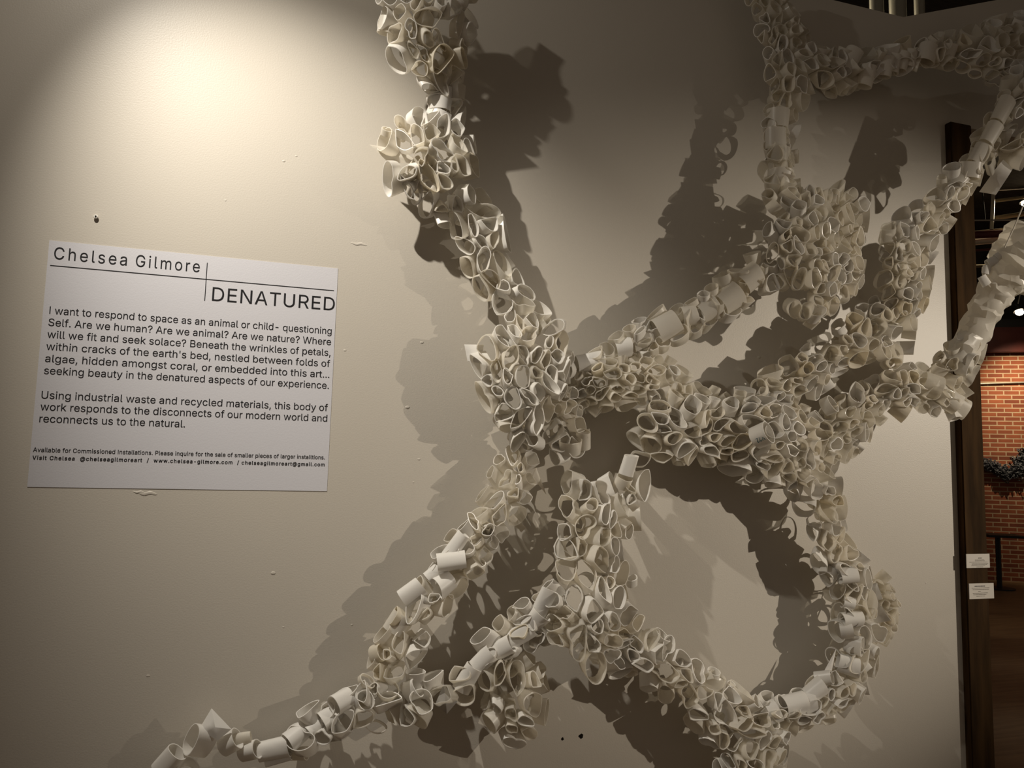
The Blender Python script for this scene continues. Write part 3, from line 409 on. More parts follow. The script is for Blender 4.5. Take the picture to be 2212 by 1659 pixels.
# ------------------------------------------------------------------ the sculpture: a branching skin of cut plastic rings
# arms: spine points (px, py, half width px, stand-off from wall m); opts: bias of ring axes (right, up), ring size m, stretch, film share
ARMS = [
 # upper left arm, top clump to neck to spiky clump to joint
 dict(p=[(925, -60, 110, .22), (920, 60, 98, .20), (935, 140, 72, .17), (955, 195, 46, .14), (960, 240, 40, .12), (945, 290, 62, .12), (930, 345, 112, .12), (960, 400, 84, .11), (1000, 455, 54, .10), (1035, 520, 55, .10), (1060, 580, 52, .10), (1100, 645, 48, .10), (1130, 700, 56, .11)], size=.060, stretch=1.55, film=.12),
 dict(p=[(1130, 700, 56, .11), (1130, 780, 112, .13), (1135, 850, 100, .13), (1130, 915, 62, .12), (1125, 955, 25, .10)], size=.058, stretch=1.5, film=.05),
 # joint to middle
 dict(p=[(1180, 880, 50, .11), (1240, 850, 40, .09), (1320, 815, 62, .12), (1400, 815, 60, .13)], size=.045, stretch=1.4, film=.5),
 dict(p=[(1215, 925, 48, .08), (1225, 975, 38, .07)], size=.055, stretch=1.2, film=.2),
 # arm up to the right clump
 dict(p=[(1285, 790, 32, .12), (1350, 755, 38, .14), (1430, 715, 40, .16), (1500, 680, 36, .18), (1570, 640, 40, .20), (1640, 590, 46, .22)], size=.050, stretch=1.2, film=.35, bias=(-.5, .9)),
 dict(p=[(1690, 440, 52, .22), (1740, 500, 105, .24), (1755, 560, 122, .25), (1750, 620, 105, .24), (1765, 660, 50, .21)], size=.048, stretch=1.3, film=.45),
 dict(p=[(1830, 440, 45, .22), (1800, 500, 75, .23)], size=.05, stretch=1.3, film=.4),
 # left lower arm
 dict(p=[(1130, 960, 24, .09), (1105, 1040, 46, .09), (1065, 1110, 46, .09), (1010, 1190, 44, .10), (955, 1250, 36, .10), (905, 1330, 46, .10), (860, 1400, 44, .10), (840, 1470, 46, .10), (880, 1510, 56, .10)], size=.052, stretch=1.35, film=.2, bias=(-.5, .4)),
 # bottom left arm
 dict(p=[(640, 1590, 26, .08), (720, 1545, 36, .09), (800, 1510, 38, .10), (880, 1510, 48, .10), (960, 1490, 36, .11)], size=.058, stretch=1.2, film=.05, bias=(-.35, .7)),
 dict(p=[(1000, 1470, 36, .11), (1080, 1400, 46, .12), (1150, 1345, 52, .13), (1220, 1310, 70, .14)], size=.060, stretch=1.35, film=.0, bias=(-.8, .5)),
 dict(p=[(1080, 1440, 60, .11), (1105, 1490, 72, .11), (1115, 1540, 62, .10), (1120, 1580, 34, .09)], size=.056, stretch=1.3, film=.2),
 # middle column and its arch
 dict(p=[(1275, 1050, 60, .13), (1275, 1120, 80, .14), (1270, 1210, 78, .15), (1268, 1290, 92, .16), (1275, 1350, 105, .17), (1275, 1395, 85, .16)], size=.064, stretch=1.35, film=.12),
 dict(p=[(1385, 985, 20, .13), (1360, 1050, 24, .13), (1345, 1140, 24, .14)], size=.05, stretch=1.6, film=.3),
 # big ring
 dict(p=[(1390, 900, 58, .13), (1450, 925, 78, .15), (1550, 925, 74, .16), (1640, 935, 100, .17), (1720, 970, 92, .16), (1755, 1040, 62, .14), (1775, 1110, 42, .13), (1790, 1180, 46, .12), (1835, 1250, 52, .12), (1850, 1330, 56, .12), (1848, 1400, 48, .12), (1825, 1465, 52, .12), (1770, 1515, 50, .12), (1695, 1540, 40, .12), (1630, 1570, 62, .13), (1545, 1535, 60, .13), (1480, 1475, 50, .13), (1420, 1430, 52, .14), (1350, 1385, 60, .15), (1290, 1360, 80, .16)], size=.056, stretch=1.45, film=.12),
 dict(p=[(1895, 1260, 24, .10), (1915, 1320, 22, .09), (1890, 1380, 22, .09)], size=.035, stretch=1.5, film=.9),
 dict(p=[(1640, 1575, 60, .13), (1620, 1630, 84, .13), (1610, 1710, 84, .13)], size=.054, stretch=1.25, film=.12),
 dict(p=[(1420, 790, 30, .13), (1490, 855, 24, .14), (1560, 865, 20, .14)], size=.045, stretch=1.6, film=.5),
 # from the ring to the upper right
 dict(p=[(1660, 850, 40, .17), (1730, 815, 52, .18), (1790, 765, 46, .19), (1850, 730, 52, .20), (1910, 700, 58, .21)], size=.054, stretch=1.25, film=.15),
 dict(p=[(1925, 770, 34, .21), (1935, 690, 46, .22), (1945, 620, 62, .23), (1945, 545, 66, .24), (1990, 490, 44, .26), (2040, 430, 36, .28), (2090, 375, 32, .30), (2140, 305, 32, .31), (2185, 225, 34, .33), (2240, 130, 40, .34)], size=.050, stretch=1.35, film=.3),
 dict(p=[(2120, 400, 20, .30), (2160, 350, 34, .34), (2230, 290, 40, .38)], size=.070, stretch=1.9, film=.3),
 dict(p=[(1925, 770, 34, .21), (1940, 815, 40, .21)], size=.05, stretch=1.3, film=.3),
 dict(p=[(1770, 965, 62, .16), (1820, 920, 56, .17), (1875, 880, 46, .18), (1945, 835, 52, .20), (2010, 840, 52, .22), (2060, 862, 36, .23)], size=.050, stretch=1.2, film=.3),
 # hanging end in the doorway
 dict(p=[(2030, 825, 40, .22), (2070, 780, 48, .25), (2095, 740, 30, .27)], size=.060, stretch=1.3, film=.35),
 # upper right
 dict(p=[(1690, 440, 52, .22), (1684, 370, 40, .19), (1682, 300, 34, .17), (1684, 230, 36, .16), (1700, 170, 58, .16), (1690, 90, 60, .15), (1655, 10, 46, .14), (1640, -50, 46, .14)], size=.052, stretch=1.2, film=.4),
 dict(p=[(1720, 140, 60, .16), (1790, 160, 48, .16), (1850, 150, 36, .16), (1920, 135, 30, .17), (1990, 115, 28, .18), (2070, 115, 42, .20), (2140, 120, 68, .22), (2230, 110, 84, .24)], size=.058, stretch=1.2, film=.3),
]
SEG = []; HS = .8
for ai, A in enumerate(ARMS):
    pts = []
    for (px, py, hw, h) in A['p']:
        h *= HS; P_ = on_wall(px, py, h); wm = hw*depth_of(P_)/F; pts.append((P_[0], P_[2], max(wm*.62, wm-.3*A['size']), h))
    for a, b in zip(pts, pts[1:]): SEG.append((a, b, ai))
SA = np.array([s[0] for s in SEG]); SB = np.array([s[1] for s in SEG]); SI = [s[2] for s in SEG]
BULGE = .55
def field(x, z):
    """height of the skin over the wall at (x, z), nearest arm and its direction"""
    dx = SB[:, 0]-SA[:, 0]; dz = SB[:, 1]-SA[:, 1]; L2 = dx*dx+dz*dz
    u = np.clip(((x-SA[:, 0])*dx+(z-SA[:, 1])*dz)/L2, 0, 1)
    cx = SA[:, 0]+u*dx; cz = SA[:, 1]+u*dz; w_ = SA[:, 2]+u*(SB[:, 2]-SA[:, 2]); h = SA[:, 3]+u*(SB[:, 3]-SA[:, 3])
    r = np.hypot(x-cx, z-cz)/w_
    k = int(np.argmin(r))
    if r[k] >= 1: return None
    ok = r < 1; ww = (1-r[ok]**2)**1.5+1e-6
    H = np.sum(ww*(h[ok]+BULGE*np.minimum(w_[ok], .11)*np.sqrt(1-r[ok]**2)))/np.sum(ww)
    return H, SI[k], math.atan2(dz[k], dx[k]), r[k]
def normal(x, z):
    e = .006; c = field(x, z)[0]; g = []
    for (ax, az) in ((e, 0), (0, e)):
        p = field(x+ax, z+az); q = field(x-ax, z-az)
        hp = p[0] if p else c-e*2.0; hq = q[0] if q else c-e*2.0
        g.append((hp-hq)/(2*e))
    gl = math.hypot(*g)
    if gl > 1.5: g = [t*1.5/gl for t in g]
    return Vector((-g[0], -1, -g[1])).normalized()

cells = []; grid = {}; GS = .05
def near(p, rad):
    R_ = int(rad/GS)+1; kx, kz = int(p[0]//GS), int(p[2]//GS)
    for i in range(kx-R_, kx+R_+1):
        for j in range(kz-R_, kz+R_+1):
            for q in grid.get((i, j), ()): yield q
def aniso(d, n, ang, st):
    U = Vector((math.cos(ang), 0, math.sin(ang))); U = (U-n*U.dot(n)).normalized(); V = n.cross(U)
    return U, V
lens_ = [math.hypot(b[0]-a[0], b[1]-a[1])*(a[2]+b[2]) for a, b, _ in SEG]
cum = np.cumsum(lens_)
for trial in range(34000):
    k = int(np.searchsorted(cum, rng.random()*cum[-1])); a, b, ai = SEG[min(k, len(SEG)-1)]
    u = rng.uniform(-.05, 1.05); wd = a[2]+u*(b[2]-a[2]); dx, dz = b[0]-a[0], b[1]-a[1]; L = math.hypot(dx, dz)
    s = 1-(rng.random()**2.0)*.999; s = math.copysign(min(s, .97) if rng.random() < .5 else rng.random()*.97, rng.random()-.5)
    x = a[0]+u*dx-dz/L*wd*s; z = a[1]+u*dz+dx/L*wd*s
    f = field(x, z)
    if not f or f[3] > .975: continue
    if math.dist(project((x, -f[0], z)), (1640, 938)) < 24: continue      # room for the marked sleeve
    H, ak, ang, r = f; A = ARMS[ak]
    size = .84*A['size']*rng.choice([.72, .85, 1, 1, 1.15, 1.3])
    ang += rng.gauss(0, .45); st = max(1.0, A['stretch']*rng.uniform(.8, 1.5))
    n = normal(x, z); P_ = Vector((x, -H, z)); U, V = aniso(None, n, ang, st)
    sq = math.sqrt(st); ok = True
    for q in near(P_, .14):
        d = q['P']-P_
        m = .5*(size+q['size'])*.86
        a1 = math.hypot(d.dot(U)/sq, d.dot(V)*sq); a2 = math.hypot(d.dot(q['U'])/q['sq'], d.dot(q['V'])*q['sq']); dn = abs(d.dot(n))*.9
        if math.hypot(.5*(a1+a2), dn) < m: ok = False; break
    if not ok: continue
    c = dict(P=P_, n=n, U=U, V=V, sq=sq, size=size, arm=ak, r=r)
    cells.append(c); grid.setdefault((int(x//GS), int(z//GS)), []).append(c)
print('CELLS', len(cells))

def clip(poly, nx, ny, c):
    out = []
    for i in range(len(poly)):
        a, b = poly[i], poly[(i+1) % len(poly)]; da = a[0]*nx+a[1]*ny-c; db = b[0]*nx+b[1]*ny-c
        if da <= 0: out.append(a)
        if (da < 0 < db) or (db < 0 < da):
            t = da/(da-db); out.append((a[0]+t*(b[0]-a[0]), a[1]+t*(b[1]-a[1])))
    return out
def chaikin(p):
    o = []
    for i in range(len(p)):
        a, b = p[i], p[(i+1) % len(p)]; o += [(a[0]*.75+b[0]*.25, a[1]*.75+b[1]*.25), (a[0]*.25+b[0]*.75, a[1]*.25+b[1]*.75)]
    return o
NR = 26
def resample(p, n=NR):
    P_ = [Vector((a[0], a[1])) for a in p]; L = [0]
    for i in range(len(P_)): L.append(L[-1]+(P_[(i+1) % len(P_)]-P_[i]).length)
    out = []; i = 0
    for k in range(n):
        t = L[-1]*k/n
        while L[i+1] < t: i += 1
        f = (t-L[i])/max(1e-9, L[i+1]-L[i]); out.append(P_[i].lerp(P_[(i+1) % len(P_)], f))
    return out
def ring_mesh(loop, P_, U, V, N, length, th, taper, cut, cutdir, twist, rr):
    """a cut-off of plastic tube: loop is its outline in U, V; returns verts, faces"""
    n = len(loop); verts = []; faces = []
    c = sum(loop, Vector((0, 0)))/n
    per = []
    for i in range(n):
        t = (loop[(i+1) % n]-loop[i-1]); nn = Vector((t.y, -t.x))
        nn = nn.normalized() if nn.length > 1e-9 else Vector((0, 0))
        if nn.dot(loop[i]-c) < 0: pass
        per.append(nn)
    area = sum(loop[i].x*loop[(i+1) % n].y-loop[(i+1) % n].x*loop[i].y for i in range(n))
    sg = 1 if area > 0 else -1
    per = [q*sg for q in per]
    rmax = max((q-c).length for q in loop)
    rows = []
    for f in (-.5, 0, .5):
        sc = 1+taper*f; ca, sa = math.cos(twist*f), math.sin(twist*f)
        ro = []; ri = []
        for i in range(n):
            q = c+(loop[i]-c)*sc; qi = c+(loop[i]-c)*sc-per[i]*th
            z = length*f
            if f > 0: z += cut*((loop[i]-c).dot(cutdir))
            for lst, w_ in ((ro, q), (ri, qi)):
                d = w_-c; w2 = c+Vector((d.x*ca-d.y*sa, d.x*sa+d.y*ca))
                lst.append(P_+U*w2.x+V*w2.y+N*z)
        rows.append((ro, ri))
    loops = [rows[0][0], rows[1][0], rows[2][0], rows[2][1], rows[1][1], rows[0][1]]
    for l in loops: verts += l
    for k in range(6):
        a = k*n; b = ((k+1) % 6)*n
        for i in range(n):
            j = (i+1) % n; fc = (a+i, a+j, b+j, b+i); faces.append(fc if sg > 0 else fc[::-1])
    return verts, faces

class Acc:
    def __init__(s): s.v = []; s.f = []; s.m = []
    def add(s, v, f, m):
        o = len(s.v); s.v += [tuple(q) for q in v]; s.f += [tuple(i+o for i in t) for t in f]; s.m += [m]*len(f)
    def build(s, name, mats, parent, smooth=50):
        me = bpy.data.meshes.new(name); me.from_pydata(s.v, [], s.f)
        for p_, k in zip(me.polygons, s.m): p_.material_index = k; p_.use_smooth = True
        me.set_sharp_from_angle(angle=math.radians(smooth))
        o = link(name, me, mats, parent); return o

root = empty('ring_sculpture', (0.9, 0, 1.5))
tag(root, 'huge branching white sculpture of glued plastic rings climbing over the wall', 'sculpture')
rings = []
for c in cells:
    A = ARMS[c['arm']]; n, P_ = c['n'], c['P']
    bx = A.get('bias', (0, 0))
    N = (n+Vector((bx[0], 0, bx[1]))+Vector((rng.gauss(0, .13), rng.gauss(0, .06), rng.gauss(0, .13)))).normalized()
    U = (c['U']-N*c['U'].dot(N)).normalized(); V = N.cross(U); sq = c['sq']
    R_ = c['size']*.78
    poly = [(R_*math.cos(t*math.pi/8), R_*math.sin(t*math.pi/8)) for t in range(16)]
    for q in near(P_, .16):
        if q is c: continue
        d = q['P']-P_
        if d.length > .15: continue
        dx, dy = d.dot(U)/sq, d.dot(V)*sq; L = math.hypot(dx, dy)
        if L < 1e-4 or abs(d.dot(n)) > .09: continue
        w_ = c['size']/(c['size']+q['size'])
        poly = clip(poly, dx/L, dy/L, L*w_)
        if len(poly) < 3: break
    if len(poly) < 3: continue
    lp = chaikin(chaikin(poly)); lp = resample([(x*sq, y/sq) for x, y in lp])
    for _ in range(rng.choice([0, 0, 1, 1, 2])):             # dents
        ph = rng.uniform(0, 6.28); am = rng.uniform(.15, .5)
        lp = [v*(1-am*max(0, math.cos(math.atan2(v.y, v.x)-ph))**4) for v in lp]
    ext = max(v.length for v in lp)
    if ext < .009 or rng.random() < .05: continue
    length = rng.uniform(.032, .058)
    mi = 0; t = rng.random()
    if t < A['film']: mi = 2
    elif t < A['film']+.35: mi = 1
    elif t > .97: mi = 3
    off = rng.uniform(-.007, .008)
    v, f = ring_mesh(lp, P_+N*off, U, V, N, length, rng.uniform(.0016, .0026), rng.uniform(-.25, .3), rng.uniform(0, .35), Vector((math.cos(t*9), math.sin(t*9))), rng.uniform(-.5, .5), 0)
    if rng.random() < .40:                                   # a second cut-off glued behind
        an = rng.uniform(0, 6.28); U2 = U*math.cos(an)+V*math.sin(an); N2 = (N+U*rng.gauss(0, .3)+V*rng.gauss(0, .3)).normalized(); U2 = (U2-N2*U2.dot(N2)).normalized()
        lp3 = [q*rng.uniform(.8, .82) for q in lp]
        v2, f2 = ring_mesh(lp3, P_-n*rng.uniform(.028, .05)+U*rng.uniform(-.02, .02), U2, N2.cross(U2), N2, length*.8, .002, .1, .1, Vector((1, 0)), .2, 0)
        rings.append((0.5, v2, f2, rng.choice([0, 1, 1, 2])))
    pj = [project(q) for q in v[::5]]
    inside = sum(1 for q in pj if 0 < q[0] < 2212 and 0 < q[1] < 1659)/len(pj)
    sc_area = (max(q[0] for q in pj)-min(q[0] for q in pj))*(max(q[1] for q in pj)-min(q[1] for q in pj))*inside
    rings.append((sc_area*(1 if mi != 2 else .6), v, f, mi))

# hand placed sleeves: tubes that lie on their sides along the edges of the arms
# px, py, stand-off, radius px, length px, axis angle in the picture plane (deg, 0 right, 90 up), axis lean towards us (deg), squash, material
SLEEVES = [
 (432, 1600, .10, 34, 46, 150, 38, .75, 0), (365, 1645, .09, 24, 60, 50, 20, .7, 0), (405, 1668, .09, 24, 40, 60, 50, .8, 0), (497, 1605, .09, 22, 40, 35, 20, .75, 0), (540, 1622, .08, 20, 42, 20, 30, .8, 0),
 (525, 1595, .08, 13, 36, 10, 20, .6, 1), (592, 1618, .08, 22, 66, 12, 15, .8, 0), (600, 1640, .07, 10, 55, 16, 10, .6, 0), (645, 1628, .07, 14, 40, 10, 30, .7, 1), (640, 1590, .09, 22, 46, 215, 25, .85, 0), (680, 1570, .09, 17, 40, 215, 30, .8, 0), (712, 1548, .10, 21, 42, 210, 30, .85, 0),
 (738, 1515, .12, 22, 44, 200, 40, .9, 0), (740, 1565, .10, 22, 30, 40, 45, .6, 0), (785, 1515, .12, 22, 30, 45, 55, .8, 0), (812, 1570, .09, 24, 24, 80, 65, .5, 1), (838, 1492, .12, 25, 30, 80, 60, .75, 1), (792, 1472, .11, 20, 16, 50, 55, .6, 1),
 (905, 1540, .12, 30, 40, 225, 60, .55, 1), (890, 1490, .12, 22, 36, 30, 40, .6, 0),
 (975, 1212, .14, 20, 62, 8, 10, .9, 0), (985, 1178, .13, 16, 60, 55, 10, .8, 0), (958, 1262, .12, 24, 40, 215, 20, .8, 0), (1036, 1224, .12, 13, 22, 85, 35, 1.1, 0), (890, 1280, .11, 22, 50, 35, 10, .7, 0), (860, 1345, .11, 24, 44, 60, 10, .7, 1), (820, 1410, .11, 20, 34, 30, 50, .9, 3), (940, 1235, .11, 14, 44, 40, 5, .7, 0),
 (1275, 782, .14, 20, 62, 12, 5, .7, 0), (1345, 752, .16, 22, 34, 15, 12, .8, 0), (1385, 735, .16, 20, 44, 22, 10, .8, 1), (1440, 705, .19, 28, 52, 28, 12, .7, 1), (1488, 682, .20, 22, 34, 10, 10, .8, 1), (1530, 668, .21, 24, 44, 30, 10, .8, 1), (1575, 645, .22, 28, 50, 35, 10, .8, 1), (1620, 600, .24, 26, 44, 40, 15, .8, 1), (1220, 795, .14, 26, 26, 200, 55, .8, 0),
 (950, 185, .16, 22, 38, 80, 5, .9, 1), (950, 208, .15, 27, 26, 92, 5, .8, 0), (950, 226, .15, 25, 26, 88, 5, .8, 0), (948, 248, .14, 28, 22, 75, 10, .7, 0), (917, 268, .13, 18, 40, 100, 5, .7, 0), (985, 165, .14, 18, 26, 80, 10, .8, 1), (990, 200, .13, 15, 30, 85, 5, .8, 1), (835, 285, .14, 12, 14, 70, 50, .9, 1), (835, 55, .21, 18, 36, 80, 10, .8, 1),
 (1675, 300, .19, 23, 46, 92, 5, .8, 1), (1680, 258, .18, 24, 40, 88, 5, .8, 1), (1682, 345, .20, 24, 50, 92, 8, .8, 2), (1684, 395, .21, 28, 50, 85, 8, .8, 1),
 (1870, 165, .19, 18, 46, 75, 10, .8, 1), (1912, 145, .19, 16, 44, 82, 8, .8, 1), (1930, 138, .19, 14, 42, 80, 8, .7, 1), (1948, 133, .19, 14, 40, 80, 8, .7, 1), (1965, 128, .19, 14, 38, 78, 8, .7, 1), (2000, 118, .20, 22, 36, 78, 8, .8, 1), (1835, 130, .18, 20, 50, 60, 10, .8, 1), (2040, 115, .20, 22, 36, 80, 20, .8, 1),
 (1830, 1242, .17, 18, 40, 8, 10, .9, 0), (1832, 1302, .16, 14, 26, 350, 15, .8, 0), (1838, 1338, .16, 17, 44, 5, 10, .9, 0), (1828, 1362, .16, 18, 24, 10, 35, .9, 0), (1845, 1392, .16, 20, 34, 350, 50, .85, 0), (1832, 1437, .16, 20, 44, 345, 25, .9, 0), (1862, 1445, .15, 20, 30, 310, 40, .8, 0), (1780, 1465, .15, 16, 34, 20, 40, .85, 0), (1760, 1492, .15, 20, 44, 35, 10, .9, 0), (1715, 1522, .15, 24, 52, 12, 5, .8, 0), (1745, 1516, .15, 24, 26, 15, 10, .8, 0), (1668, 1538, .15, 24, 26, 20, 10, .8, 0), (1660, 1575, .16, 18, 36, 70, 30, .8, 0), (1540, 1462, .13, 14, 28, 85, 20, .9, 0), (1578, 1482, .12, 9, 14, 80, 30, .9, 0), (1470, 1440, .14, 16, 30, 140, 20, .7, 0),
 (1175, 1300, .17, 18, 60, 65, 15, .6, 0), (1155, 1340, .16, 22, 46, 45, 25, .8, 0), (1125, 1370, .15, 20, 60, 30, 15, .7, 0), (1085, 1400, .15, 20, 48, 30, 25, .75, 0), (1045, 1425, .14, 20, 50, 45, 15, .7, 0), (1010, 1465, .13, 20, 60, 60, 15, .6, 0), (1310, 1255, .18, 14, 26, 30, 40, .8, 0), (1365, 1255, .17, 12, 22, 100, 40, .9, 0), (1358, 1005, .17, 16, 44, 75, 15, .8, 0), (1345, 1042, .15, 18, 26, 70, 30, .7, 1),
 (2048, 862, .26, 24, 52, 330, 10, .6, 1), (2010, 832, .26, 26, 40, 340, 15, .7, 2), (2078, 882, .25, 24, 22, 335, 10, .35, 1), (2126, 606, .37, 10, 22, 300, 10, .6, 0), (2131, 583, .375, 9, 18, 80, 10, .6, 0), (2142, 566, .38, 10, 24, 25, 10, .6, 0), (2160, 551, .39, 9, 28, 35, 5, .6, 0), (2184, 534, .40, 9, 34, 42, 5, .6, 0),
 (2165, 240, .37, 17, 60, 60, 5, .7, 1), (2140, 290, .36, 17, 50, 58, 5, .7, 1), (2115, 335, .34, 18, 50, 58, 5, .7, 1), (2095, 368, .33, 24, 34, 85, 10, .6, 1), (2068, 395, .31, 17, 44, 50, 8, .7, 1), (2045, 430, .29, 16, 40, 50, 8, .8, 1),
 (1646, 940, .275, 25, 34, 30, 48, 1.0, 0), (1640, 838, .20, 20, 24, 170, 55, .9, 1), (1790, 876, .21, 20, 22, 30, 50, .9, 0), (1905, 760, .25, 20, 22, 20, 60, .8, 1), (1232, 965, .11, 24, 34, 95, 35, .6, 1), (1260, 950, .11, 16, 40, 95, 25, .8, 1),
]
right = Vector((1, 0, 0)); upv = Vector((0, 0, 1)); tow = Vector((-.25, -.97, 0)).normalized()
sleeve_objs = []
for i, (px, py, h, rp, lp_, ang, lean, sqz, mi) in enumerate(SLEEVES):
    h *= HS; P_ = Vector(on_wall(px, py, h)); k = depth_of(P_)/F; r, L = rp*k, lp_*k
    a, b = math.radians(ang), math.radians(lean)
    N = (right*math.cos(a)*math.cos(b)+upv*math.sin(a)*math.cos(b)+tow*math.sin(b)).normalized()
    U = N.cross(tow).normalized(); V = N.cross(U)
    lp2 = [Vector((r*math.cos(t*2*math.pi/NR), r*sqz*math.sin(t*2*math.pi/NR)*(1+.10*math.cos(t*4*math.pi/NR+i)))) for t in range(NR)]
    v, f = ring_mesh(lp2, P_, U, V, N, L, .0022, rng.uniform(-.10, .15), rng.uniform(0, .22), Vector((math.cos(i), math.sin(i))), rng.uniform(-.1, .1), 0)
    acc = Acc(); acc.add(v, f, 0)
    if i < 96 or (px, py) == (1646, 940):
        o = acc.build('plastic_sleeve', PL[mi], None); ch(o, root); sleeve_objs.append(o)
        if (px, py) == (1646, 940): marked = (o, P_, N, r)
    else: rings.append((1, v, f, mi))
rings.sort(key=lambda q: -q[0])
for a_, v, f, mi in rings[:100]:
    acc = Acc(); acc.add(v, f, 0); ch(acc.build('plastic_ring', PL[mi], None), root)
acc = Acc()
for a_, v, f, mi in rings[100:]: acc.add(v, f, mi)
rest = acc.build('small_plastic_rings', PL, None); ch(rest, root); rest['kind'] = 'stuff'
print('RINGS', len(rings), 'SLEEVES', len(SLEEVES))

# flaps: thin folded sheets and spikes (corner points px, py, stand-off)
FLAPS = [
 ('folded_flap', M_WHITE, [(457, 1530, .11), (500, 1575, .12), (470, 1600, .13), (430, 1575, .12)], .5),
 ('folded_flap', M_WHITE, [(1003, 744, .12), (1045, 745, .13), (1040, 785, .14), (1010, 780, .12)], .2),
 ('folded_flap', M_MILKY, [(798, 312, .13), (870, 325, .15), (905, 352, .15), (840, 352, .13)], .2),
 ('folded_flap', M_MILKY, [(1158, 1010, .10), (1180, 1068, .08), (1150, 1030, .10)], .1),
 ('folded_flap', M_MILKY, [(1108, 1110, .10), (1136, 1140, .08), (1126, 1150, .08), (1098, 1120, .10)], .1),
 ('grey_flap', M_GREY, [(958, 1478, .14), (988, 1515, .14), (965, 1542, .13), (940, 1522, .13)], .5),
 ('folded_flap', M_WHITE, [(1806, 1402, .15), (1796, 1452, .16), (1780, 1450, .15)], .1),
 ('folded_flap', M_FILM, [(2098, 866, .26), (2078, 902, .25), (2040, 892, .24), (2060, 858, .26)], .15),
 ('folded_flap', M_WHITE, [(1545, 1460, .12), (1565, 1470, .12), (1560, 1492, .13), (1540, 1488, .13)], .1),
 ('folded_flap', M_MILKY, [(1195, 1180, .15), (1210, 1150, .16), (1222, 1205, .17), (1205, 1215, .16)], .3),
]
def flap(name, m, pts, fold):
    P_ = [Vector(on_wall(q[0], q[1], q[2]*HS)) for q in pts]; c = sum(P_, Vector())/len(P_)
    n = (P_[1]-P_[0]).cross(P_[2]-P_[0]).normalized(); n = n if n.y < 0 else -n
    bm = bmesh.new(); ring = []
    for i in range(len(P_)):
        a, b = P_[i], P_[(i+1) % len(P_)]
        for t in (0, .33, .66): ring.append(a.lerp(b, t))
    mid = c+n*fold*.03
    for sgn, flip in ((.0010, False), (-.0010, True)):
        vs = [bm.verts.new(p+n*sgn) for p in ring]; hs = [bm.verts.new(p.lerp(mid, .5)+n*sgn) for p in ring]; cv = bm.verts.new(mid+n*sgn)
        for i in range(len(vs)):
            j = (i+1) % len(vs)
            for fc in ((vs[i], vs[j], hs[j], hs[i]), (hs[i], hs[j], cv)): bm.faces.new(fc[::-1] if flip else fc)
    bmesh.ops.holes_fill(bm, edges=[e for e in bm.edges if e.is_boundary])
    o_top = [e for e in bm.edges if e.is_boundary]
    bmesh.ops.recalc_face_normals(bm, faces=bm.faces)
    return ch(obj(name, bm, m, None, 40), root)
for F_ in FLAPS:
    o = flap(*F_)
    if F_[0] == 'grey_flap': o['label'] = 'grey crumpled flap'
# crumpled film funnel of the hanging end
prof = [(2066, 792, 38, .255), (2086, 756, 36, .27), (2106, 715, 36, .29), (2128, 676, 36, .32), (2146, 642, 38, .34), (2164, 612, 46, .36), (2186, 588, 62, .38), (2214, 566, 80, .40), (2250, 545, 100, .42)]
fine = []
for a_, b_ in zip(prof, prof[1:]):
    for t in (0, .25, .5, .75): fine.append(tuple(p_*(1-t)+q_*t for p_, q_ in zip(a_, b_)))
cs = [Vector(on_wall(a_, b_, h_*HS)) for a_, b_, w_, h_ in fine]; ws = [w_*depth_of(c_)/F for c_, (_, _, w_, _) in zip(cs, fine)]
fv = []; ff = []; NF = 22; rj = random.Random(3)
for i, c_ in enumerate(cs):
    d = (cs[min(i+2, len(cs)-1)]-cs[max(i-2, 0)]).normalized(); U = d.cross(Vector((0, -1, 0))).normalized(); V = d.cross(U)
    cuff = 1.10-.16*((i % 4)/3)                              # overlapping cuffs
    for t in range(NF):
        a_ = t*2*math.pi/NF+.14*(i % 2); s_ = i/4
        k = cuff*(1+.10*math.sin(3*a_+1.3*math.sin(s_*1.1))+rj.uniform(-.10, .10))
        fv.append(c_+U*ws[i]*k*math.cos(a_)+V*ws[i]*.6*k*math.sin(a_)+d*rj.uniform(-.006, .006))
for i in range(len(cs)-1):
    for t in range(NF): ff.append((i*NF+t, i*NF+(t+1) % NF, (i+1)*NF+(t+1) % NF, (i+1)*NF+t))
me = bpy.data.meshes.new('crumpled_film'); me.from_pydata([tuple(q) for q in fv], [], ff)
[setattr(p_, 'use_smooth', True) for p_ in me.polygons]; me.set_sharp_from_angle(angle=math.radians(24))
cf = link('crumpled_film', me, M_MILKY); md = cf.modifiers.new('thickness', 'SOLIDIFY'); md.thickness = .0015; ch(cf, root); cf['label'] = 'crumpled milky film funnel'
# the felt-pen mark on one sleeve
so, sp, sn, sr = marked
mk = text_mesh('pen_mark', 'V22', (0, 0, 0), (.027, 0, 0), .0135, M_BLUEINK, None, .0008)
pf = (tow-sn*tow.dot(sn)).normalized(); tf = sn.cross(pf).normalized(); tf = tf if tf.z < 0 else -tf
for v in mk.data.vertices:                                   # laid round the sleeve, reading away from its mouth
    fi = (v.co.z-.004)/sr; v.co = sp+sn*(.019-v.co.x)+(pf*math.cos(fi)+tf*math.sin(fi))*(sr*1.075-v.co.y)
ch(mk, root); mk['label'] = 'blue-green pen mark V22 on a sleeve'

# cords that hold the hanging end
def cord(p0, p1, h0, h1, r=.0022):
    a = Vector(on_wall(*p0, h0)); b = Vector(on_wall(*p1, h1)); bm = bmesh.new(); d = b-a
    add_tube(bm, [a, a.lerp(b, .5)+Vector((.002, 0, 0)), b], r, 8); return bm
o = obj('hanging_cord', cord((2170, 535), (2212, 440), .40, .40), M_CORD); ch(o, root); o['label'] = 'thin pale cord rising from the hanging end'

